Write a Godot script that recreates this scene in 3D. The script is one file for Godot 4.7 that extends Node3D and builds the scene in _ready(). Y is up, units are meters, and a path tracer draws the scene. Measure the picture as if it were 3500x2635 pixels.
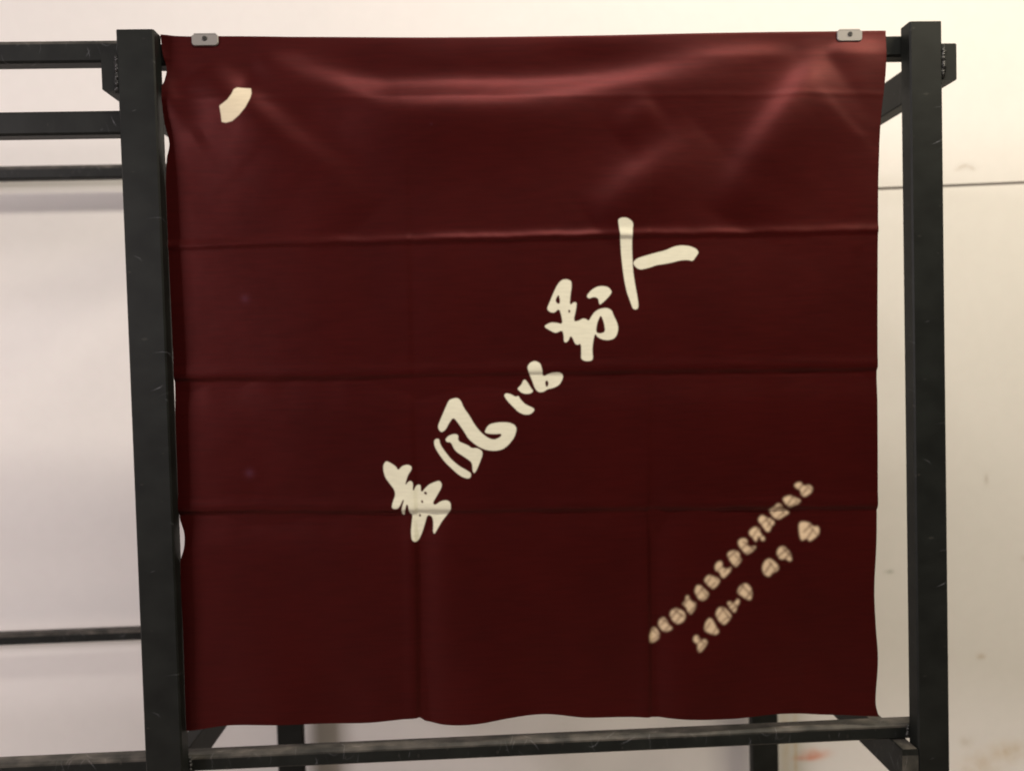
extends Node3D

const TEX_X := 0.040    # left edge of the cloth's print sheet, metres
const TEX_Y := 1.825    # top edge
const TEX_S := 1.03     # side of the print sheet
const UNIT := 0.000515  # one unit of the traced outlines

var paint: StandardMaterial3D
var scratched: StandardMaterial3D
var weld: StandardMaterial3D
var alloy: StandardMaterial3D
var dark_steel: StandardMaterial3D
var wall_white: StandardMaterial3D


func _ready() -> void:
	# ---- camera, background, exposure
	var cam := Camera3D.new()
	cam.name = "camera"
	add_child(cam)
	cam.keep_aspect = Camera3D.KEEP_HEIGHT
	var lens := CameraAttributesPhysical.new()
	lens.frustum_focal_length = 23.97
	lens.frustum_near = 0.05
	lens.frustum_far = 60.0
	lens.exposure_aperture = 3.6
	lens.frustum_focus_distance = 0.85
	cam.attributes = lens
	cam.fov = 53.18
	cam.near = 0.05
	cam.far = 60.0
	var yaw := Basis(Vector3.UP, -0.03766)
	var pitch := Basis(Vector3.RIGHT, -0.02810)
	var roll := Basis(Vector3.BACK, -0.02674)
	cam.transform = Transform3D(yaw * pitch * roll, Vector3(0.47933, 1.35, 1.06414))
	cam.current = true

	var around := WorldEnvironment.new()
	around.name = "surroundings"
	var env := Environment.new()
	env.background_mode = Environment.BG_COLOR
	env.background_color = Color(0.045, 0.041, 0.040).linear_to_srgb()
	env.tonemap_mode = Environment.TONE_MAPPER_LINEAR
	env.tonemap_exposure = 1.0
	env.sdfgi_enabled = true
	env.ssao_enabled = true
	env.ssil_enabled = true
	around.environment = env
	add_child(around)

	# ---- tube lamps of the room overhead, and an added fill lamp at left
	lamp("warm_tube_lamp", Vector3(2.2, 2.9, 1.0), Vector3(2.2, 1.4, -0.5), Color(1.0, 0.95, 0.84), 4.1, Vector2(1.4, 0.2))
	lamp("centre_tube_lamp", Vector3(0.75, 2.95, 1.0), Vector3(0.75, 1.3, -0.4), Color(1.0, 0.96, 0.92), 2.6, Vector2(1.1, 0.2))
	lamp("fill_lamp", Vector3(-2.8, 1.95, 2.3), Vector3(0.0, 0.7, -0.6), Color(1.0, 0.95, 0.955), 10.3, Vector2(1.3, 0.9))  # broad unseen fill from the left, added to light the wall evenly

	make_materials()
	build_setting()
	build_rack()
	build_cloth()
	build_clip("Left", Vector3(0.1121, 1.8108, -0.0185), 0.0, "silver cloth clip near the post beside the scratched rails, its screw dark")
	build_clip("Right", Vector3(1.0108, 1.8072, -0.0185), 0.6, "silver cloth clip above the long slanting fold, near the bare wall")


func lamp(called: String, at: Vector3, aim: Vector3, tint: Color, energy: float, size: Vector2) -> void:
	var l := AreaLight3D.new()
	l.name = called
	l.light_color = tint
	l.light_energy = energy
	l.area_size = size
	l.area_range = 12.0
	l.area_attenuation = 2.0
	l.shadow_enabled = true
	l.transform = Transform3D(Basis.looking_at(aim - at, Vector3.UP), at)
	add_child(l)


# ---------------------------------------------------------------- helpers
func obj(called: String, st: SurfaceTool, m: Material, parent: Node = self) -> MeshInstance3D:
	var o := MeshInstance3D.new()
	o.name = called
	o.mesh = st.commit()
	o.material_override = m
	parent.add_child(o, true)
	return o


func start() -> SurfaceTool:
	var st := SurfaceTool.new()
	st.begin(Mesh.PRIMITIVE_TRIANGLES)
	return st


func quad(st: SurfaceTool, a: Vector3, b: Vector3, c: Vector3, d: Vector3, u: PackedVector2Array) -> void:
	# corners run clockwise as seen from outside
	var n := (c - a).cross(b - a).normalized()
	var p := [a, b, c, a, c, d]
	var t := [u[0], u[1], u[2], u[0], u[2], u[3]]
	for i in 6:
		st.set_normal(n)
		st.set_uv(t[i])
		st.add_vertex(p[i])


# a straight steel section with chamfered edges between two points; w across, h along "up"
func bar(st: SurfaceTool, a: Vector3, b: Vector3, w: float, h: float, up: Vector3, ch := 0.0025, shift := 0.0) -> void:
	var along := (b - a).normalized()
	var side := along.cross(up).normalized()
	var top := side.cross(along).normalized()
	var x := w * 0.5
	var y := h * 0.5
	var ring: Array[Vector2] = [Vector2(-x + ch, y), Vector2(x - ch, y), Vector2(x, y - ch), Vector2(x, -y + ch), Vector2(x - ch, -y), Vector2(-x + ch, -y), Vector2(-x, -y + ch), Vector2(-x, y - ch)]
	var long := (b - a).length()
	var run := 0.0
	for i in 8:
		var p := ring[i]
		var q := ring[(i + 1) % 8]
		var e := p.distance_to(q)
		var pa := a + side * p.x + top * p.y
		var qa := a + side * q.x + top * q.y
		var pb := b + side * p.x + top * p.y
		var qb := b + side * q.x + top * q.y
		var uv := PackedVector2Array([Vector2(shift, run), Vector2(shift + long, run), Vector2(shift + long, run + e), Vector2(shift, run + e)])
		var n := (qb - pa).cross(pb - pa)
		var out := side * (p.x + q.x) + top * (p.y + q.y)
		if n.dot(out) > 0.0:
			quad(st, pa, pb, qb, qa, uv)
		else:
			quad(st, pa, qa, qb, pb, PackedVector2Array([uv[0], uv[3], uv[2], uv[1]]))
		run += e
	for face in 2:
		var at := a if face == 0 else b
		var out := -along if face == 0 else along
		for i in range(1, 7):
			var p0 := at + side * ring[0].x + top * ring[0].y
			var p1 := at + side * ring[i].x + top * ring[i].y
			var p2 := at + side * ring[i + 1].x + top * ring[i + 1].y
			if (p2 - p0).cross(p1 - p0).dot(out) < 0.0:
				var keep := p1
				p1 = p2
				p2 = keep
			for p in [p0, p1, p2]:
				st.set_normal(out)
				st.set_uv(Vector2(p.x + p.z, p.y))
				st.add_vertex(p)


func steel(called: String, parent: Node, lo: Vector3, hi: Vector3, m: Material, shift := 0.0, ch := 0.0025) -> MeshInstance3D:
	# a bar that fills the box lo..hi, running along its longest side
	var s := hi - lo
	var c := (lo + hi) * 0.5
	var st := start()
	if s.y >= s.x and s.y >= s.z:
		bar(st, Vector3(c.x, lo.y, c.z), Vector3(c.x, hi.y, c.z), s.x, s.z, Vector3.BACK, ch, shift)
	elif s.x >= s.z:
		bar(st, Vector3(lo.x, c.y, c.z), Vector3(hi.x, c.y, c.z), s.z, s.y, Vector3.UP, ch, shift)
	else:
		bar(st, Vector3(c.x, c.y, hi.z), Vector3(c.x, c.y, lo.z), s.x, s.y, Vector3.UP, ch, shift)
	return obj(called, st, m, parent)


func bead(parent: Node, a: Vector3, b: Vector3, r: float, count: int, salt: int) -> void:
	var rng := RandomNumberGenerator.new()
	rng.seed = salt
	var lump := SphereMesh.new()
	lump.radius = 1.0
	lump.height = 2.0
	lump.radial_segments = 10
	lump.rings = 6
	var st := start()
	for i in count:
		var t := (i + 0.5) / count
		var k := r * rng.randf_range(0.75, 1.2)
		var p := a.lerp(b, t) + Vector3(rng.randf_range(-0.0008, 0.0008), rng.randf_range(-0.001, 0.001), 0)
		var turn := Basis(Vector3.BACK, rng.randf_range(-0.5, 0.5)).scaled_local(Vector3(k, k * 1.9, k * 0.8))
		st.append_from(lump, 0, Transform3D(turn, p))
	obj("weld_bead", st, weld, parent)


func soft_noise(salt: int, freq: float, octaves := 3) -> FastNoiseLite:
	var n := FastNoiseLite.new()
	n.seed = salt
	n.noise_type = FastNoiseLite.TYPE_SIMPLEX_SMOOTH
	n.frequency = freq
	n.fractal_octaves = octaves
	return n


# ---------------------------------------------------------------- materials
func make_materials() -> void:
	paint = StandardMaterial3D.new()
	paint.albedo_texture = ImageTexture.create_from_image(paint_picture(11, 30, 40, 0))
	paint.uv1_scale = Vector3(1.6, 3.0, 1.0)
	paint.roughness = 0.5
	paint.metallic_specular = 0.3
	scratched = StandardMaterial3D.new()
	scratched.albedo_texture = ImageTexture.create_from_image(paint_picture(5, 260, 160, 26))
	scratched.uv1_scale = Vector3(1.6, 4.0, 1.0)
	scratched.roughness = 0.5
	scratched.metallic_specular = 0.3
	weld = StandardMaterial3D.new()
	weld.albedo_color = Color(0.035, 0.035, 0.034).linear_to_srgb()
	weld.roughness = 0.35
	weld.metallic = 0.2
	alloy = StandardMaterial3D.new()
	alloy.albedo_color = Color(0.27, 0.255, 0.24).linear_to_srgb()
	alloy.roughness = 0.45
	alloy.metallic = 0.35
	dark_steel = StandardMaterial3D.new()
	dark_steel.albedo_color = Color(0.03, 0.028, 0.026).linear_to_srgb()
	dark_steel.roughness = 0.5
	wall_white = StandardMaterial3D.new()
	wall_white.albedo_texture = ImageTexture.create_from_image(wall_picture())
	wall_white.roughness = 0.6
	wall_white.metallic_specular = 0.3


func paint_picture(salt: int, strokes: int, flecks: int, worn: int) -> Image:
	var w := 1024
	var h := 256
	var im := Image.create(w, h, false, Image.FORMAT_RGB8)
	var n := soft_noise(salt, 0.012, 4)
	for y in h:
		for x in w:
			var k := 1.0 + 0.45 * n.get_noise_2d(x, y * 1.5)
			im.set_pixel(x, y, Color(0.0100 * k, 0.0112 * k, 0.0100 * k).linear_to_srgb())
	var rng := RandomNumberGenerator.new()
	rng.seed = salt * 77
	for i in strokes:
		var at := Vector2(rng.randf() * w, rng.randf() * h)
		var way := rng.randf_range(-1.3, 1.3) + (PI * 0.5 if rng.randf() < 0.3 else 0.0)
		var bend := rng.randf_range(-0.06, 0.06)
		var strength := rng.randf_range(0.2, 0.85)
		var steps := rng.randi_range(8, 44)
		for s in steps:
			var f := strength * sin(PI * (s + 0.5) / steps) * rng.randf_range(0.5, 1.0)
			var px := posmod(int(at.x), w)
			var py := posmod(int(at.y), h)
			im.set_pixel(px, py, im.get_pixel(px, py).lerp(Color(0.5, 0.5, 0.53), f))
			py = posmod(py + 1, h)
			im.set_pixel(px, py, im.get_pixel(px, py).lerp(Color(0.5, 0.5, 0.53), f * 0.6))
			at += Vector2.from_angle(way)
			way += bend
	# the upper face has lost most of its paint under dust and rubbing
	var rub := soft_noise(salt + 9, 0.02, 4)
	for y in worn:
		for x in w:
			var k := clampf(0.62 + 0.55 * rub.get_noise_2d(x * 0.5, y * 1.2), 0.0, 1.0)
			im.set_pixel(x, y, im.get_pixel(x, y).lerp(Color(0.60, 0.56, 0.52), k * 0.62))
	for i in flecks:
		var c := Vector2i(rng.randi_range(0, w - 1), rng.randi_range(0, h - 1))
		var r := rng.randi_range(1, 3)
		for dy in range(-r, r + 1):
			for dx in range(-r, r + 1):
				if dx * dx + dy * dy <= r * r:
					var px := posmod(c.x + dx, w)
					var py := posmod(c.y + dy, h)
					im.set_pixel(px, py, im.get_pixel(px, py).lerp(Color(0.40, 0.37, 0.35), rng.randf_range(0.1, 0.4)))
	return im


const WALL_X := -2.6
const WALL_W := 6.4
const WALL_H := 3.2

func wall_uv(x: float, y: float) -> Vector2:
	return Vector2((x - WALL_X) / WALL_W, 1.0 - y / WALL_H)


func wall_picture() -> Image:
	var w := 1600
	var h := 800
	var im := Image.create(w, h, false, Image.FORMAT_RGB8)
	var n := soft_noise(3, 0.006, 4)
	var fine := soft_noise(4, 0.08, 3)
	for y in h:
		for x in w:
			var k := 1.0 + 0.03 * n.get_noise_2d(x, y) + 0.015 * fine.get_noise_2d(x, y)
			im.set_pixel(x, y, Color(0.81 * k, 0.785 * k, 0.755 * k).linear_to_srgb())
	# marks: x, y in metres, half sizes, strength, colour
	mark(im, 1.636, 0.63, 0.010, 0.007, 0.18, Color(0.55, 0.42, 0.25))
	mark(im, 1.654, 1.05, 0.004, 0.010, 0.22, Color(0.45, 0.38, 0.30))
	mark(im, 1.215, 0.408, 0.024, 0.006, 0.45, Color(0.85, 0.30, 0.14))
	mark(im, 1.235, 0.416, 0.030, 0.012, 0.25, Color(0.85, 0.35, 0.18))
	mark(im, 1.418, 0.84, 0.010, 0.004, 0.30, Color(0.4, 0.42, 0.35))
	mark(im, 1.70, 0.40, 0.045, 0.022, 0.17, Color(0.62, 0.45, 0.20))
	mark(im, 1.63, 0.37, 0.050, 0.030, 0.14, Color(0.62, 0.46, 0.24))
	mark(im, 1.60, 0.43, 0.016, 0.012, 0.12, Color(0.50, 0.40, 0.25))
	mark(im, 1.188, 0.43, 0.004, 0.12, 0.30, Color(0.80, 0.66, 0.42))
	mark(im, 1.165, 0.45, 0.010, 0.10, 0.16, Color(0.80, 0.68, 0.46))
	for i in 9:
		mark(im, 1.59 + i * 0.005, 1.771 + 0.009 * sin(i * 0.38), 0.005, 0.003, 0.16, Color(0.55, 0.47, 0.38))
	mark(im, 1.74, 0.86, 0.006, 0.006, 0.2, Color(0.5, 0.4, 0.3))
	return im


func mark(im: Image, x: float, y: float, rx: float, ry: float, strength: float, tint: Color) -> void:
	var c := wall_uv(x, y) * Vector2(im.get_size())
	var k := im.get_width() / WALL_W
	var n := soft_noise(int(x * 1000.0), 0.12, 3)
	for py in range(maxi(0, int(c.y - ry * k * 2.5)), mini(im.get_height(), int(c.y + ry * k * 2.5) + 2)):
		for px in range(maxi(0, int(c.x - rx * k * 2.5)), mini(im.get_width(), int(c.x + rx * k * 2.5) + 2)):
			var d := Vector2((px + 0.5 - c.x) / (rx * k), (py + 0.5 - c.y) / (ry * k)).length()
			var f := strength * exp(-d * d) * clampf(1.0 + 0.9 * n.get_noise_2d(px, py), 0.0, 1.4)
			im.set_pixel(px, py, im.get_pixel(px, py).lerp(tint, clampf(f, 0.0, 1.0)))


# ---------------------------------------------------------------- setting
func slab(st: SurfaceTool, x0: float, x1: float, bottom_a: float, bottom_b: float, top: float, z0: float, z1: float) -> void:
	var p := func(x: float, y: float, z: float) -> Vector3: return Vector3(x, y, z)
	var f := [p.call(x0, bottom_a, z1), p.call(x0, top, z1), p.call(x1, top, z1), p.call(x1, bottom_b, z1)]
	var g := [p.call(x0, bottom_a, z0), p.call(x0, top, z0), p.call(x1, top, z0), p.call(x1, bottom_b, z0)]
	var uv := func(v: Vector3) -> Vector2: return wall_uv(v.x, v.y)
	for face in [[f[0], f[1], f[2], f[3]], [g[3], g[2], g[1], g[0]], [g[0], g[1], f[1], f[0]], [f[3], f[2], g[2], g[3]], [f[1], g[1], g[2], f[2]], [g[0], f[0], f[3], g[3]]]:
		quad(st, face[0], face[1], face[2], face[3], PackedVector2Array([uv.call(face[0]), uv.call(face[1]), uv.call(face[2]), uv.call(face[3])]))


func build_setting() -> void:
	var floor_mat := StandardMaterial3D.new()
	var noise := NoiseTexture2D.new()
	noise.width = 512
	noise.height = 512
	noise.seamless = true
	noise.noise = soft_noise(21, 0.01, 5)
	var ramp := Gradient.new()
	ramp.set_color(0, Color(0.40, 0.36, 0.31).linear_to_srgb())
	ramp.set_color(1, Color(0.50, 0.46, 0.40).linear_to_srgb())
	noise.color_ramp = ramp
	floor_mat.albedo_texture = noise
	floor_mat.roughness = 0.7
	floor_mat.uv1_scale = Vector3(3, 3, 3)
	var st := start()
	quad(st, Vector3(-2.6, 0, -0.69), Vector3(3.8, 0, -0.69), Vector3(3.8, 0, 3.2), Vector3(-2.6, 0, 3.2), PackedVector2Array([Vector2(0, 0), Vector2(2, 0), Vector2(2, 1.2), Vector2(0, 1.2)]))
	var fl := obj("floor", st, floor_mat)
	fl.set_meta("kind", "structure")
	fl.set_meta("label", "pale floor under the black rack")

	var wall := Node3D.new()
	wall.name = "wall"
	wall.set_meta("kind", "structure")
	wall.set_meta("label", "white painted wall behind the rack with faint stains")
	add_child(wall)
	st = start()
	slab(st, WALL_X, WALL_X + WALL_W, -0.05, -0.05, WALL_H, -0.82, -0.72)
	# the plaster face: its lower right field sinks back a little under a slanting edge
	var xr := WALL_X + WALL_W
	var z := -0.69
	var seam_a := Vector3(0.75, 1.7195, z)
	var seam_b := Vector3(xr, 1.7895, z)
	var deep := Vector3(0, 0, -0.0075)
	sheet(st, [Vector3(WALL_X, -0.05, z), Vector3(WALL_X, WALL_H, z), Vector3(0.75, WALL_H, z), Vector3(0.75, -0.05, z)])
	sheet(st, [seam_a, Vector3(0.75, WALL_H, z), Vector3(xr, WALL_H, z), seam_b])
	sheet(st, [Vector3(0.75, -0.05, z), Vector3(0.75, 0.95, z), Vector3(xr, 0.95, z), Vector3(xr, -0.05, z)])
	var mid_a := seam_a.lerp(seam_b, 0.16) + deep
	sheet(st, [Vector3(0.75, 0.95, z), seam_a, mid_a, Vector3(mid_a.x, 0.95, z)])
	sheet(st, [Vector3(mid_a.x, 0.95, z), mid_a, seam_b + deep, Vector3(xr, 0.95, z)])
	sheet(st, [mid_a, seam_a, seam_a, mid_a - deep])
	sheet(st, [seam_b + deep, mid_a, mid_a - deep, seam_b])
	obj("wall_surface", st, wall_white, wall)


func sheet(st: SurfaceTool, p: Array) -> void:
	var tris := [[p[0], p[1], p[2]], [p[0], p[2], p[3]]]
	for t in tris:
		var n: Vector3 = (t[2] - t[0]).cross(t[1] - t[0])
		if n.length() < 1e-9:
			continue
		for v in t:
			st.set_normal(n.normalized())
			st.set_uv(wall_uv(v.x, v.y))
			st.add_vertex(v)


# ---------------------------------------------------------------- rack
func build_rack() -> void:
	var rack := Node3D.new()
	rack.name = "display_rack"
	rack.set_meta("label", "black welded steel frame that carries the maroon cloth, its rails scratched")
	rack.set_meta("category", "rack")
	add_child(rack)
	# upright posts of the front and the rear frame
	steel("post", rack, Vector3(0.0, 0.0, -0.025), Vector3(0.05, 1.812, 0.0), paint, 0.0, 0.002)
	steel("post", rack, Vector3(1.088, 0.0, -0.025), Vector3(1.134, 1.812, 0.0), paint, 0.31, 0.002)
	steel("post", rack, Vector3(-1.784, 0.0, -0.025), Vector3(-1.734, 1.812, 0.0), paint, 0.17, 0.002)
	steel("post", rack, Vector3(0.009, 0.0, -0.635), Vector3(0.064, 1.80, -0.61), paint, 0.5)
	steel("post", rack, Vector3(1.0585, 0.0, -0.635), Vector3(1.1175, 1.80, -0.61), paint, 0.2)
	steel("post", rack, Vector3(-1.77, 0.0, -0.635), Vector3(-1.715, 1.80, -0.61), paint, 0.4)
	# front rails
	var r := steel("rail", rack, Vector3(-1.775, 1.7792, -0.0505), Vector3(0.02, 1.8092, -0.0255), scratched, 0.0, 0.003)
	r.set_meta("label", "top rail beside the cloth with pale swirling scratches")
	steel("rail", rack, Vector3(-1.774, 1.681, -0.0503), Vector3(0.021, 1.7135, -0.0256), paint, 0.2, 0.003)
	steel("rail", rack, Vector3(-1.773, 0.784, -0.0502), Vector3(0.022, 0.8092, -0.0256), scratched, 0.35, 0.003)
	steel("rail", rack, Vector3(0.026, 1.7740, -0.0505), Vector3(1.123, 1.8035, -0.0255), paint, 0.1, 0.003)
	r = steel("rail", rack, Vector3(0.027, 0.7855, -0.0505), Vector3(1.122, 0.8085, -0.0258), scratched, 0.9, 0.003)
	r.set_meta("label", "lower rail under the cloth with a pale worn top")
	# rear rails
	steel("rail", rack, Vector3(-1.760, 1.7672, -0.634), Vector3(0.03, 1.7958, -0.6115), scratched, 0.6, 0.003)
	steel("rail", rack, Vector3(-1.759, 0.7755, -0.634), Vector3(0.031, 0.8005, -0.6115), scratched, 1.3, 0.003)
	steel("rail", rack, Vector3(0.04, 1.767, -0.634), Vector3(1.09, 1.7955, -0.6115), paint, 0.3, 0.003)
	# bars that tie the front frame to the rear one
	steel("cross_bar", rack, Vector3(1.1345, 1.7322, -0.665), Vector3(1.158, 1.7835, -0.006), paint, 0.0, 0.0015)
	steel("cross_bar", rack, Vector3(-0.0235, 1.7335, -0.665), Vector3(-0.0006, 1.7850, -0.006), paint, 0.3, 0.0015)
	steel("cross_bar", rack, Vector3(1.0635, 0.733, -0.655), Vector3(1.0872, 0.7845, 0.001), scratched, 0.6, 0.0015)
	steel("cross_bar", rack, Vector3(-0.003, 0.7365, -0.655), Vector3(0.0205, 0.7838, -0.027), paint, 0.2, 0.0015)
	steel("cross_bar", rack, Vector3(-1.8085, 1.7335, -0.665), Vector3(-1.7846, 1.7850, -0.006), paint, 0.3, 0.0015)
	# welds
	bead(rack, Vector3(1.1375, 1.739, -0.0045), Vector3(1.1385, 1.777, -0.0050), 0.0034, 14, 1)
	bead(rack, Vector3(-0.0025, 1.741, -0.0045), Vector3(-0.0020, 1.777, -0.0050), 0.0032, 14, 2)
	bead(rack, Vector3(-0.006, 1.7345, -0.006), Vector3(-0.001, 1.7350, -0.006), 0.0030, 2, 3)
	bead(rack, Vector3(1.0865, 0.790, -0.0262), Vector3(1.0875, 0.806, -0.0262), 0.0025, 4, 4)
	bead(rack, Vector3(0.0505, 0.787, -0.0262), Vector3(0.0505, 0.806, -0.0262), 0.0025, 4, 5)


# ---------------------------------------------------------------- cloth
func outlines() -> Dictionary:
	var p := {}
	p["stem_upright"] = [1232,536,1242,531,1257,531,1271,539,1277,549,1274,567,1273,607,1274,644,1275,675,1279,708,1285,745,1288,769,1286,781,1277,784,1269,780,1262,758,1254,735,1248,704,1244,670,1241,637,1239,600,1237,573,1234,553]
	p["stem_arm"] = [1274,651,1285,641,1306,635,1337,627,1364,621,1388,611,1409,608,1433,611,1451,619,1458,630,1451,640,1440,655,1425,651,1404,652,1384,657,1360,661,1339,663,1319,670,1295,675,1283,670,1274,659]
	p["knot"] = [1032,775,1042,753,1052,730,1064,707,1076,695,1091,693,1104,699,1105,714,1101,738,1098,765,1108,756,1117,758,1117,768,1113,788,1109,802,1110,810,1122,807,1131,802,1141,803,1148,809,1153,800,1163,786,1177,777,1198,774,1213,781,1219,798,1227,815,1231,832,1226,852,1216,863,1199,866,1182,863,1169,855,1165,847,1160,867,1157,891,1159,914,1153,921,1136,922,1123,915,1124,893,1124,873,1115,877,1107,872,1101,855,1097,852,1092,864,1083,870,1077,865,1077,848,1074,835,1057,843,1044,837,1025,825,1027,818,1044,810,1061,812,1075,816,1072,794,1067,776,1055,787,1042,785]
	p["hole_knot"] = [1058,750,1067,735,1071,754,1068,762,1061,759]
	p["hole_loop"] = [1180,797,1171,817,1167,842,1179,846,1193,841,1190,817,1184,799]
	p["hole_dot"] = [1092,780,1097,778,1098,785,1094,787]
	p["knot_dot"] = [1142,742,1155,726,1172,716,1189,714,1206,718,1216,732,1208,744,1195,757,1181,768,1177,766,1175,750,1164,746,1149,751]
	p["sprout"] = [974,932,983,919,998,914,1013,922,1018,940,1019,959,1038,949,1062,947,1075,954,1075,967,1064,985,1047,993,1030,996,1020,1003,1006,1004,995,994,987,970,979,949]
	p["hole_sprout"] = [1025,972,1031,971,1034,979,1029,990,1025,983]
	p["sprout_dot"] = [945,991,958,979,963,967,970,965,978,975,985,988,993,999,983,1007,966,1007,954,1001]
	p["sprout_bar"] = [908,1008,915,1001,929,1004,942,1012,950,1009,957,1021,968,1033,982,1040,993,1046,993,1054,981,1064,964,1064,947,1056,934,1042,918,1025]
	p["wind"] = [725,1087,735,1064,746,1040,757,1017,767,1012,782,1010,792,1018,800,1039,814,1059,829,1087,845,1107,861,1121,878,1128,895,1122,900,1114,882,1115,862,1113,852,1108,859,1093,869,1084,893,1080,920,1081,937,1088,944,1100,937,1124,918,1147,901,1158,881,1161,857,1158,837,1149,821,1137,808,1125,795,1102,779,1078,769,1066,758,1081,748,1099,736,1106,728,1099]
	p["wind_curve"] = [713,1127,720,1120,730,1121,733,1138,746,1158,762,1179,782,1197,802,1209,815,1218,814,1230,806,1235,791,1231,775,1220,758,1203,742,1187,726,1164,715,1144]
	p["wind_zigzag"] = [744,1124,754,1113,771,1108,783,1112,782,1129,797,1136,810,1142,817,1149,834,1149,847,1158,848,1170,839,1192,830,1212,823,1221,817,1216,816,1191,806,1182,789,1170,776,1161,768,1152,760,1133,749,1133]
	p["flower"] = [574,1187,583,1176,598,1184,611,1194,615,1203,625,1192,641,1188,653,1194,653,1204,642,1219,634,1244,639,1237,648,1232,656,1240,654,1263,660,1249,668,1244,676,1246,676,1267,686,1255,697,1245,714,1238,727,1235,734,1244,733,1256,719,1279,708,1296,712,1302,729,1291,746,1289,757,1297,757,1318,744,1334,730,1351,716,1374,709,1385,703,1380,705,1353,702,1336,691,1332,685,1352,676,1379,665,1401,655,1405,645,1398,643,1375,646,1348,649,1329,641,1324,637,1295,631,1317,629,1330,620,1326,620,1310,629,1281,615,1309,602,1312,593,1307,596,1292,604,1272,602,1258,590,1241,578,1224,573,1203]
	p["hole_flower"] = [682,1268,688,1265,692,1271,688,1275]
	p["hole_flower_b"] = [674,1291,678,1288,681,1295,677,1297]
	p["hole_flower_c"] = [667,1330,671,1327,673,1333,669,1336]
	p["arc"] = [214,175,223,170,244,171,260,172,262,188,258,204,246,227,229,246,209,261,191,265,179,262,178,242,175,219,184,213,198,203,208,189]
	p["small_a"] = [1296,1701,1295,1687,1302,1670,1312,1664,1322,1671,1329,1688,1325,1702,1308,1713,1297,1710]
	p["small_b"] = [1321,1660,1326,1643,1339,1636,1349,1646,1354,1658,1365,1669,1357,1677,1339,1683,1328,1673]
	p["small_c"] = [1353,1634,1357,1619,1372,1611,1386,1616,1398,1624,1401,1638,1394,1653,1374,1661,1361,1650]
	p["small_d"] = [1386,1603,1398,1593,1399,1579,1408,1576,1416,1587,1414,1593,1429,1597,1433,1608,1422,1626,1413,1635,1403,1626,1400,1613]
	p["small_e"] = [1423,1568,1430,1549,1444,1550,1454,1560,1469,1576,1462,1590,1447,1598,1435,1592,1428,1578]
	p["small_f"] = [1449,1538,1464,1521,1481,1525,1495,1533,1501,1541,1491,1557,1477,1567,1463,1555]
	p["small_g"] = [1481,1501,1489,1487,1502,1483,1509,1492,1506,1502,1516,1507,1533,1501,1533,1513,1521,1527,1508,1538,1498,1529,1497,1519,1485,1515]
	p["small_h"] = [1517,1468,1525,1458,1545,1455,1558,1466,1556,1476,1564,1485,1554,1498,1545,1507,1537,1503,1523,1484]
	p["small_i"] = [1548,1434,1557,1424,1573,1423,1581,1432,1579,1444,1590,1448,1604,1445,1602,1457,1589,1467,1574,1474,1564,1463,1552,1448]
	p["small_j"] = [1580,1410,1589,1398,1606,1392,1618,1399,1618,1413,1632,1427,1625,1438,1614,1433,1609,1421,1609,1435,1600,1440,1594,1429,1585,1420]
	p["small_k"] = [1608,1378,1616,1364,1626,1361,1636,1369,1654,1373,1661,1388,1650,1397,1643,1412,1632,1412,1622,1396]
	p["small_l"] = [1640,1345,1654,1338,1661,1328,1675,1330,1682,1346,1699,1352,1703,1362,1687,1370,1671,1380,1654,1373,1645,1359]
	p["small_m"] = [1675,1318,1686,1310,1703,1307,1717,1315,1733,1322,1727,1334,1710,1340,1701,1348,1686,1336]
	p["small_n"] = [1709,1282,1718,1272,1734,1271,1739,1283,1753,1278,1766,1287,1766,1301,1752,1312,1740,1317,1728,1310,1730,1299,1718,1292]
	p["small_o"] = [1415,1702,1421,1689,1433,1689,1439,1702,1453,1700,1462,1711,1453,1725,1442,1738,1432,1741,1427,1730,1429,1717,1420,1711]
	p["small_p"] = [1447,1679,1452,1655,1465,1641,1477,1648,1485,1667,1496,1685,1483,1695,1464,1689]
	p["small_q"] = [1481,1632,1490,1615,1505,1612,1519,1623,1532,1641,1523,1655,1508,1669,1494,1659,1485,1646]
	p["small_r"] = [1513,1601,1528,1598,1538,1603,1544,1591,1554,1595,1554,1607,1547,1616,1543,1631,1536,1635,1524,1624]
	p["small_s"] = [1543,1579,1550,1559,1567,1549,1579,1553,1589,1567,1591,1588,1585,1602,1570,1598,1556,1587]
	p["small_t"] = [1615,1509,1624,1489,1640,1481,1655,1492,1669,1508,1665,1520,1649,1528,1637,1539,1621,1530]
	p["small_u"] = [1657,1473,1663,1454,1680,1448,1692,1459,1702,1471,1706,1492,1697,1498,1685,1489,1669,1491]
	p["small_v"] = [1723,1406,1725,1387,1737,1382,1758,1387,1768,1399,1780,1396,1786,1408,1782,1425,1768,1435,1754,1444,1745,1433,1734,1441,1726,1434]
	return p


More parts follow.
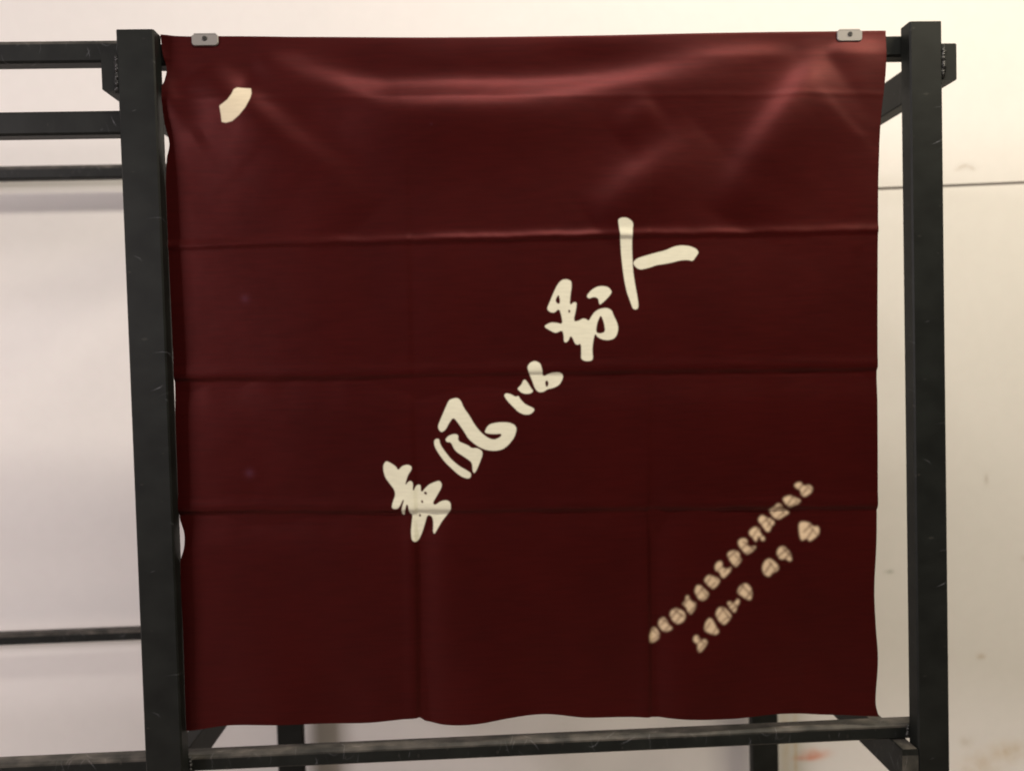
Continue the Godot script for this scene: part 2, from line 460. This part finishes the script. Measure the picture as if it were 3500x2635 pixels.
func folds() -> Dictionary:
	var f := {}
	f["left_fold"] = [157,89,1.5,183,125,5,224,161,7,283,211,7,335,257,6,370,290,5,449,345,3.5,537,428,2,590,484,0]
	f["swag"] = [276,78,1,318,93,4,376,110,5,457,133,5,528,161,6,600,185,8,681,189,9,800,189,9,938,189,8,1075,179,7,1197,160,6,1308,139,6,1411,122,5,1524,100,4,1638,74,3,1732,57,1]
	f["right_fold"] = [1492,520,0,1526,455,4,1566,391,6,1604,332,8,1653,263,9,1701,203,9,1749,144,7,1816,94,2]
	f["middle_fold"] = [1145,514,0,1189,477,4.5,1256,417,6,1332,364,5,1407,305,2,1448,269,0]
	f["small_fold"] = [1218,293,0,1249,268,2,1296,229,2,1325,205,0]
	f["edge_fold"] = [1953,53,1,1952,124,3,1942,220,3.5,1928,360,3,1913,557,1]
	f["edge_flutter"] = [39,125,2,56,187,4,99,265,1]
	f["crest"] = [48,585,647,581,1037,579,1625,580,1957,580]
	f["middle"] = [46,949,635,957,1308,961,1951,972]
	f["lower"] = [45,1308,637,1327,1300,1341,1946,1360]
	f["faint"] = [57,197,946,205,1942,208]
	f["upright"] = [675,135,669,582,664,952,666,1326,655,1890]
	f["upright_b"] = [1331,193,1321,951,1308,1335,1303,1906]
	return f


func curve_at(points: Array, x: float) -> float:
	# piecewise linear y over x, points given as (x, y) pairs
	for i in range(1, points.size()):
		if x <= points[i].x or i == points.size() - 1:
			var t := clampf((x - points[i - 1].x) / (points[i].x - points[i - 1].x), 0.0, 1.0)
			return lerpf(points[i - 1].y, points[i].y, t)
	return points[0].y


func eased(points: Array, x: float) -> float:
	for i in range(1, points.size()):
		if x <= points[i].x or i == points.size() - 1:
			var t := clampf((x - points[i - 1].x) / (points[i].x - points[i - 1].x), 0.0, 1.0)
			var a: float = points[maxi(i - 2, 0)].y
			var d: float = points[mini(i + 1, points.size() - 1)].y
			return cubic_interpolate(points[i - 1].y, points[i].y, a, d, t)
	return points[0].y


func pairs(flat: Array) -> Array:
	var o := []
	for i in range(0, flat.size(), 2):
		o.append(Vector2(flat[i], flat[i + 1]))
	return o


func swapped(flat: Array) -> Array:
	var o := []
	for i in range(0, flat.size(), 2):
		o.append(Vector2(flat[i + 1], flat[i]))
	return o


func fill(mask: PackedFloat32Array, w: int, h: int, ox: int, oy: int, poly: PackedVector2Array, weight: float) -> void:
	# area coverage of a closed outline, four sub-rows per row
	for y in h:
		for sub in 4:
			var sy := oy + y + (sub + 0.5) / 4.0
			var xs := PackedFloat32Array()
			for i in poly.size():
				var a := poly[i]
				var b := poly[(i + 1) % poly.size()]
				if (a.y <= sy) != (b.y <= sy):
					xs.append(a.x + (sy - a.y) / (b.y - a.y) * (b.x - a.x) - ox)
			xs.sort()
			for k in range(0, xs.size() - 1, 2):
				for x in range(maxi(0, int(xs[k])), mini(w, int(xs[k + 1]) + 1)):
					var c := clampf(minf(xs[k + 1], x + 1.0) - maxf(xs[k], x), 0.0, 1.0)
					mask[y * w + x] += weight * c * 0.25


func blur(mask: PackedFloat32Array, w: int, h: int, r: int, passes := 4) -> PackedFloat32Array:
	var src := mask
	for pass_no in passes:
		var dst := PackedFloat32Array()
		dst.resize(w * h)
		var across := pass_no % 2 == 0
		var lines := h if across else w
		var long := w if across else h
		var step := 1 if across else w
		for l in lines:
			var first := l * w if across else l
			var sum := (2 * r + 1) * src[first]
			for i in long + r:
				sum += src[first + mini(i, long - 1) * step]
				if i - 2 * r - 1 >= 0:
					sum -= src[first + (i - 2 * r - 1) * step]
				else:
					sum -= src[first]
				if i - r >= 0:
					dst[first + (i - r) * step] = sum / (2 * r + 1)
		src = dst
	return src


func gaps(mask: PackedFloat32Array, w: int, h: int, salt: int) -> void:
	# narrow unprinted slits between the strokes of a small character, which leans with its line
	var rng := RandomNumberGenerator.new()
	rng.seed = salt * 13
	for k in 3:
		var way := deg_to_rad(-45.0 + (90.0 if k == 1 else 0.0) + rng.randf_range(-12.0, 12.0))
		var mid := Vector2(w, h) * 0.5 + Vector2.from_angle(way + PI * 0.5) * (rng.randf_range(5.0, 15.0) * (1.0 if k == 0 else -1.0))
		mid += Vector2.from_angle(way) * rng.randf_range(-8.0, 8.0)
		var reach := rng.randf_range(12.0, 26.0)
		var wide := rng.randf_range(1.6, 2.6)
		for y in h:
			for x in w:
				var p := Vector2(x, y) - mid
				var along := absf(p.dot(Vector2.from_angle(way)))
				var off := absf(p.dot(Vector2.from_angle(way + PI * 0.5)))
				if along < reach and off < wide:
					mask[y * w + x] *= 0.45


func cloth_pictures() -> Array:
	var sheen := Image.create(2000, 2000, false, Image.FORMAT_L8)
	sheen.fill(Color(0.5, 0.5, 0.5))
	var small := Image.create(500, 500, false, Image.FORMAT_RGB8)
	var n := soft_noise(31, 0.01, 4)
	var thread := soft_noise(32, 0.2, 2)
	for y in 500:
		for x in 500:
			var k := 1.0 + 0.12 * n.get_noise_2d(x, y) + 0.14 * thread.get_noise_2d(x * 0.15, y * 2.0)
			small.set_pixel(x, y, Color(0.057 * k, 0.0036 * k, 0.0031 * k).linear_to_srgb())
	small.resize(2000, 2000, Image.INTERPOLATE_CUBIC)
	var p := outlines()
	for called in p:
		if called.begins_with("hole"):
			continue
		var fine: bool = called.begins_with("small")
		var edges := [called]
		for other in p:
			if other.begins_with("hole_" + called):
				edges.append(other)
		if called == "knot":
			edges.append("hole_loop")
			edges.append("hole_dot")
		if called == "knot_dot" or called == "sprout_dot":
			edges = [called]
		var shapes := []
		var box := Rect2()
		for e in edges:
			var pts := PackedVector2Array(pairs(p[e]))
			for again in (2 if fine else 1):
				var cut := PackedVector2Array()
				var share := 0.22 if called != "arc" else 0.08
				for i in pts.size():
					var a := pts[i]
					var b := pts[(i + 1) % pts.size()]
					cut.append(a.lerp(b, share))
					cut.append(a.lerp(b, 1.0 - share))
				pts = cut
			if not e.begins_with("hole"):
				var thin := Geometry2D.offset_polygon(pts, -1.8 if fine else -1.1)
				if thin.size() > 0:
					pts = thin[0]
			shapes.append(pts)
			for q in pts:
				box = Rect2(q, Vector2.ZERO) if box.size == Vector2.ZERO and box.position == Vector2.ZERO else box.expand(q)
		var r := 3 if fine else 1
		box = box.grow(r * 2 + 3)
		var ox := int(box.position.x)
		var oy := int(box.position.y)
		var w := int(box.size.x) + 1
		var h := int(box.size.y) + 1
		var mask := PackedFloat32Array()
		mask.resize(w * h)
		for i in shapes.size():
			fill(mask, w, h, ox, oy, shapes[i], 1.0 if i == 0 else -1.0)
		if fine:
			gaps(mask, w, h, called.unicode_at(called.length() - 1))
		mask = blur(mask, w, h, r)
		var ink := Color(0.72, 0.70, 0.545) if not fine else Color(0.66, 0.50, 0.33)
		if called == "arc":
			ink = Color(0.66, 0.58, 0.42)
		for y in h:
			for x in w:
				var c := clampf(mask[y * w + x], 0.0, 1.0)
				if c > 0.004:
					var tone := 1.0 + 0.06 * thread.get_noise_2d((ox + x) * 0.1, (oy + y) * 0.5)
					var under := small.get_pixel(ox + x, oy + y).srgb_to_linear()
					small.set_pixel(ox + x, oy + y, under.lerp(ink * tone, c).linear_to_srgb())
					var dry := 0.5 * (1.0 - c)
					sheen.set_pixel(ox + x, oy + y, Color(dry, dry, dry))
	# three small pale spots on the dye
	for s in [[218, 727, 16, 0.26], [212, 1199, 18, 0.32], [734, 277, 5, 0.20]]:
		for y in range(s[1] - s[2] * 2, s[1] + s[2] * 2):
			for x in range(s[0] - s[2] * 2, s[0] + s[2] * 2):
				var d: float = Vector2(x - s[0], y - s[1]).length() / s[2]
				small.set_pixel(x, y, small.get_pixel(x, y).lerp(Color(0.42, 0.34, 0.50), s[3] * exp(-d * d * 1.6)))
	return [small, sheen]


func relief(nx: int, ny: int, xs: PackedFloat32Array, ys: PackedFloat32Array) -> PackedFloat32Array:
	# how far each point of the cloth stands out from its plane, in millimetres; xs, ys in outline units
	var out := PackedFloat32Array()
	out.resize(nx * ny)
	var f := folds()
	var slow := soft_noise(51, 0.0016, 2)
	var mid := soft_noise(52, 0.006, 3)
	for i in nx * ny:
		out[i] = 2.6 * slow.get_noise_2d(xs[i], ys[i] * 0.6) + 0.22 * mid.get_noise_2d(xs[i], ys[i] * 1.4)
	# draped folds: crest lines with a wide upper flank and a narrower lower one
	# half width of the lit flank, then how far the swelling takes to settle below it
	var widths := {"left_fold": [38.0, 190.0], "swag": [36.0, 160.0], "right_fold": [38.0, 170.0], "middle_fold": [42.0, 140.0], "small_fold": [26.0, 80.0], "edge_fold": [55.0, 100.0], "edge_flutter": [28.0, 60.0]}
	var cx := nx / 2
	var cy := ny / 2
	var draped := PackedFloat32Array()
	draped.resize(cx * cy)
	for called in widths:
		var flat: Array = f[called]
		var pts := []
		for i in range(0, flat.size(), 3):
			pts.append(Vector3(flat[i], flat[i + 1], flat[i + 2]))
		# round the path
		var path := [pts[0]]
		for i in range(1, pts.size()):
			for s in range(1, 9):
				var pa: Vector3 = pts[maxi(i - 2, 0)]
				var pd: Vector3 = pts[mini(i + 1, pts.size() - 1)]
				path.append((pts[i - 1] as Vector3).cubic_interpolate(pts[i], pa, pd, s / 8.0))
		var wu: float = widths[called][0]
		var wd: float = widths[called][1]
		var box := Rect2(path[0].x, path[0].y, 0, 0)
		for q in path:
			box = box.expand(Vector2(q.x, q.y))
		box = box.grow(wd * 2.4)
		for i in cx * cy:
			var at := (i / cx) * 2 * nx + (i % cx) * 2
			var p := Vector2(xs[at], ys[at])
			if not box.has_point(p):
				continue
			var best := 1e9
			var side := 1.0
			var amp := 0.0
			for k in range(1, path.size()):
				var a := Vector2(path[k - 1].x, path[k - 1].y)
				var b := Vector2(path[k].x, path[k].y)
				var ab := b - a
				var t := clampf((p - a).dot(ab) / ab.length_squared(), 0.0, 1.0)
				var d := p.distance_squared_to(a + ab * t)
				if d < best:
					best = d
					side = ab.cross(p - a)
					amp = lerpf(path[k - 1].z, path[k].z, t)
			var s := sqrt(best) * (-1.0 if side < 0.0 else 1.0)
			draped[i] += amp * 1.95 * (0.5 + 0.5 * tanh(s / wu)) * exp(-pow(maxf(s, 0.0) / wd, 2.0))
	draped = blur(draped, cx, cy, 1, 2)
	for j in ny:
		for i in nx:
			var fx := minf(i * 0.5, cx - 1.001)
			var fy := minf(j * 0.5, cy - 1.001)
			var k := int(fy) * cx + int(fx)
			var high := lerpf(draped[k], draped[k + 1], fx - int(fx))
			var low := lerpf(draped[k + cx], draped[k + cx + 1], fx - int(fx))
			out[j * nx + i] += lerpf(high, low, fy - int(fy))
	# pressed creases
	var crest := pairs(f["crest"])
	var middle := pairs(f["middle"])
	var lower := pairs(f["lower"])
	var faint := pairs(f["faint"])
	var ua := swapped(f["upright"])
	var ub := swapped(f["upright_b"])
	for i in nx * ny:
		var x := xs[i]
		var y := ys[i]
		var wob := 3.0 * mid.get_noise_2d(x * 1.5, 900.0)
		var s := y - curve_at(crest, x) - wob
		var lift := 0.55 + 0.45 * exp(-pow((x - 1000.0) / 420.0, 2.0)) + 0.12 * slow.get_noise_2d(x * 3.0, 77.0)
		out[i] += lift * (3.2 * exp(-pow(s / 15.0, 2.0)) if s < 0.0 else 3.2 * exp(-pow(s / 6.0, 2.0)))
		for pair in [[middle, 4.2], [lower, 4.8]]:
			s = y - curve_at(pair[0], x) + 2.0 * mid.get_noise_2d(x * 1.3, 333.0)
			var keen: float = pair[1] * (0.85 + 0.5 * slow.get_noise_2d(x * 2.5, pair[1] * 900.0))
			# the panel above swells, drops into the crease, and the one below comes back slowly
			if s < 0.0:
				out[i] += keen * (0.22 * exp(-pow((s + 24.0) / 16.0, 2.0)) - exp(-pow(s / 8.0, 2.0)))
			else:
				out[i] -= keen * (0.12 * exp(-pow(s / 9.0, 2.0)) + 0.88 * exp(-pow(s / 60.0, 2.0)))
		s = y - curve_at(faint, x)
		out[i] += 0.25 * exp(-pow(s / 8.0, 2.0))
		var deep := smoothstep(1150.0, 1500.0, y)
		s = x - curve_at(ua, y)
		out[i] -= (0.9 * smoothstep(250.0, 600.0, y) + 4.4 * deep) * exp(-pow(s / (7.0 if s < 0.0 else 50.0), 2.0)) - 0.8 * deep * exp(-pow((s + 24.0) / 16.0, 2.0))
		s = x - curve_at(ub, y)
		out[i] -= (0.9 * smoothstep(250.0, 600.0, y) + 4.0 * deep) * exp(-pow(s / (7.0 if s < 0.0 else 50.0), 2.0)) - 0.7 * deep * exp(-pow((s + 24.0) / 16.0, 2.0))
		# loose waves near the hem
		var hem := smoothstep(1550.0, 1900.0, y)
		out[i] += hem * (3.5 * sin((x - 655.0) / 650.0 * TAU) + 1.5 * sin((x - 200.0) / 280.0 * TAU))
	return out


func build_cloth() -> void:
	var left := []
	var right := []
	var hem := []
	var top := []
	left = [Vector2(-1.8132, 0.0504), Vector2(-1.7807, 0.0535), Vector2(-1.7588, 0.0589), Vector2(-1.7410, 0.0559), Vector2(-1.7331, 0.0524), Vector2(-1.6853, 0.0537), Vector2(-1.6573, 0.0582), Vector2(-1.6374, 0.0535), Vector2(-1.6000, 0.0503), Vector2(-1.4000, 0.0505), Vector2(-1.1800, 0.0503), Vector2(-1.1400, 0.0503), Vector2(-1.1180, 0.0565), Vector2(-1.0980, 0.0560), Vector2(-1.0780, 0.0503), Vector2(-0.9500, 0.0505), Vector2(-0.8485, 0.0503)]
	right = [Vector2(-1.8079, 1.0649), Vector2(-1.7484, 1.0625), Vector2(-1.6867, 1.0557), Vector2(-1.6041, 1.0516), Vector2(-1.5128, 1.0499), Vector2(-1.3122, 1.0468), Vector2(-1.1287, 1.0439), Vector2(-1.0800, 1.0406), Vector2(-1.0205, 1.0368), Vector2(-0.9735, 1.0379), Vector2(-0.9221, 1.0402), Vector2(-0.8621, 1.0363), Vector2(-0.8448, 1.0391), Vector2(-0.8247, 1.0458)]
	top = [Vector2(0.0504, 1.8132), Vector2(0.0720, 1.8106), Vector2(0.0957, 1.8095), Vector2(0.1352, 1.8091), Vector2(0.2306, 1.8065), Vector2(0.4315, 1.8028), Vector2(0.6354, 1.8030), Vector2(0.8424, 1.8057), Vector2(0.9890, 1.8070), Vector2(1.0649, 1.8079)]
	hem = [Vector2(0.0545, 0.8484), Vector2(0.1078, 0.8535), Vector2(0.1741, 0.8514), Vector2(0.2878, 0.8463), Vector2(0.3742, 0.8504), Vector2(0.3843, 0.8445), Vector2(0.4107, 0.8399), Vector2(0.4502, 0.8403), Vector2(0.5029, 0.8459), Vector2(0.5561, 0.8474), Vector2(0.6122, 0.8398), Vector2(0.7176, 0.8355), Vector2(0.8239, 0.8303), Vector2(0.8924, 0.8333), Vector2(0.9727, 0.8271), Vector2(1.0458, 0.8243)]
	var nx := 400
	var ny := 480
	var over := 14    # rows that run up the back and over the rail
	var xs := PackedFloat32Array()
	var ys := PackedFloat32Array()
	var px := PackedFloat32Array()
	var py := PackedFloat32Array()
	for a in [xs, ys, px, py]:
		a.resize(nx * ny)
	for j in ny:
		var v := j / (ny - 1.0)
		for i in nx:
			var u := i / (nx - 1.0)
			var guess := lerpf(1.806, 0.84, v)
			var xl := eased(left, -guess)
			var xr := eased(right, -guess)
			var x := lerpf(xl, xr, u)
			var yt := eased(top, x)
			var yb := eased(hem, x)
			var y := lerpf(yt, yb, v)
			var k := j * nx + i
			px[k] = x
			py[k] = y
			xs[k] = (x - TEX_X) / UNIT
			ys[k] = (TEX_Y - y) / UNIT
	var out := relief(nx, ny, xs, ys)
	var st := start()
	st.set_smooth_group(0)
	for j in range(-over, ny):
		for i in nx:
			var k := maxi(j, 0) * nx + i
			var p := Vector3(px[k], py[k], 0.0)
			if j >= 0:
				var ease := smoothstep(0.0, 0.035, py[i] - py[k])
				p.z = -0.0205 + maxf(out[k] * 0.001, -0.004) * ease
				# between the clips the cloth rides over the rail and tucks back below it
				p.z += 0.0065 * pow(maxf(sin(PI * i / (nx - 1.0)), 0.0), 0.8) * (1.0 - smoothstep(0.002, 0.060, py[i] - py[k]))
			else:
				var t := -j / float(over)
				if t < 0.4:
					var a := t / 0.4 * PI
					p.z = -0.0380 + 0.0175 * cos(a) + 0.0065 * pow(maxf(sin(PI * i / (nx - 1.0)), 0.0), 0.8) * (0.5 + 0.5 * cos(a))
					p.y += 0.0028 * sin(a)
				else:
					p.z = -0.0555
					p.y -= (t - 0.4) / 0.6 * 0.07
			st.set_uv(Vector2(xs[k] / 2000.0, clampf(ys[k] / 2000.0, 0.002, 0.998)))
			st.add_vertex(p)
	for j in ny + over - 1:
		for i in nx - 1:
			var a := j * nx + i
			for q in [a, a + 1, a + nx + 1, a, a + nx + 1, a + nx]:
				st.add_index(q)
	st.generate_normals()
	var m := StandardMaterial3D.new()
	var pictures := cloth_pictures()
	m.albedo_texture = ImageTexture.create_from_image(pictures[0])
	m.metallic = 1.0
	m.metallic_texture = ImageTexture.create_from_image(pictures[1])
	m.texture_repeat = false
	m.roughness = 0.42
	m.metallic_specular = 0.3
	m.clearcoat_enabled = true
	m.clearcoat = 0.06
	m.clearcoat_roughness = 0.5
	var o := obj("wrapping_cloth", st, m)
	o.set_meta("label", "large maroon wrapping cloth with cream brush lettering and pressed creases")
	o.set_meta("category", "cloth")


# ---------------------------------------------------------------- clips
func build_clip(which: String, at: Vector3, turn: float, label: String) -> void:
	var clip := Node3D.new()
	clip.name = "cloth_clip"
	clip.position = at
	clip.set_meta("label", label)
	clip.set_meta("category", "clip")
	clip.set_meta("group", "clips holding the cloth to the top rail")
	add_child(clip, true)
	# front plate: square above, round lower corners, softened rim
	var outline := PackedVector2Array()
	for c in [[0.0135, -0.0100, -90.0, 0.0045], [0.0155, -0.0024, 0.0, 0.0025], [-0.0155, -0.0024, 90.0, 0.0025], [-0.0135, -0.0100, 180.0, 0.0045]]:
		for s in 6:
			var a := deg_to_rad(c[2] + 90.0 * s / 5.0)
			outline.append(Vector2(c[0], c[1]) + Vector2.from_angle(a) * c[3])
	plate(clip, "front_plate", outline, -0.0004, 0.0028)
	plate(clip, "back_plate", outline, -0.0420, -0.0390)
	var st := start()
	bar(st, Vector3(0, 0.0012, 0.0020), Vector3(0, 0.0012, -0.0415), 0.030, 0.0018, Vector3.UP, 0.0006)
	obj("strap", st, alloy, clip)
	# screw with a sunk dark head
	var head := CylinderMesh.new()
	head.top_radius = 0.0030
	head.bottom_radius = 0.0034
	head.height = 0.0016
	head.radial_segments = 20
	st = start()
	st.append_from(head, 0, Transform3D(Basis(Vector3.RIGHT, PI * 0.5), Vector3(0.0, -0.0052, 0.0032)))
	var screw := obj("screw", st, dark_steel, clip)
	st = start()
	var c := Vector3(0.0, -0.0052, 0.0041)
	for k in 2:
		var d := Vector2.from_angle(turn + k * PI * 0.5) * 0.0022
		bar(st, c - Vector3(d.x, d.y, 0), c + Vector3(d.x, d.y, 0), 0.0006, 0.0004 + k * 0.0002, Vector3.BACK, 0.0001)
	obj("slot", st, weld, screw)


func plate(parent: Node, called: String, outline: PackedVector2Array, z0: float, z1: float) -> void:
	var st := start()
	var n := outline.size()
	var mid := Vector2(0, -0.007)
	var rim := 0.0009
	var rings := [[0.0, z0], [0.0, z1 - rim], [rim, z1]]
	for r in 2:
		for i in n:
			var a := outline[i]
			var b := outline[(i + 1) % n]
			var p := []
			for g in [[a, rings[r]], [a, rings[r + 1]], [b, rings[r + 1]], [b, rings[r]]]:
				var q: Vector2 = g[0] - (g[0] - mid).normalized() * g[1][0]
				p.append(Vector3(q.x, q.y, g[1][1]))
			var out := Vector3(a.x + b.x - 2 * mid.x, a.y + b.y - 2 * mid.y, 0)
			if (p[2] - p[0]).cross(p[1] - p[0]).dot(out) < 0.0:
				p.reverse()
			var uv := PackedVector2Array([a, a, b, b])
			quad(st, p[0], p[1], p[2], p[3], uv)
	for face in 2:
		var z := z1 if face == 1 else z0
		var shrink := rim if face == 1 else 0.0
		for i in n:
			var a := outline[i] - (outline[i] - mid).normalized() * shrink
			var b := outline[(i + 1) % n] - (outline[(i + 1) % n] - mid).normalized() * shrink
			var tri := [Vector3(mid.x, mid.y, z), Vector3(b.x, b.y, z), Vector3(a.x, a.y, z)]
			if face == 0:
				tri.reverse()
			for p in tri:
				st.set_normal(Vector3(0, 0, 1 if face == 1 else -1))
				st.set_uv(Vector2(p.x, p.y))
				st.add_vertex(p)
	obj(called, st, alloy, parent)
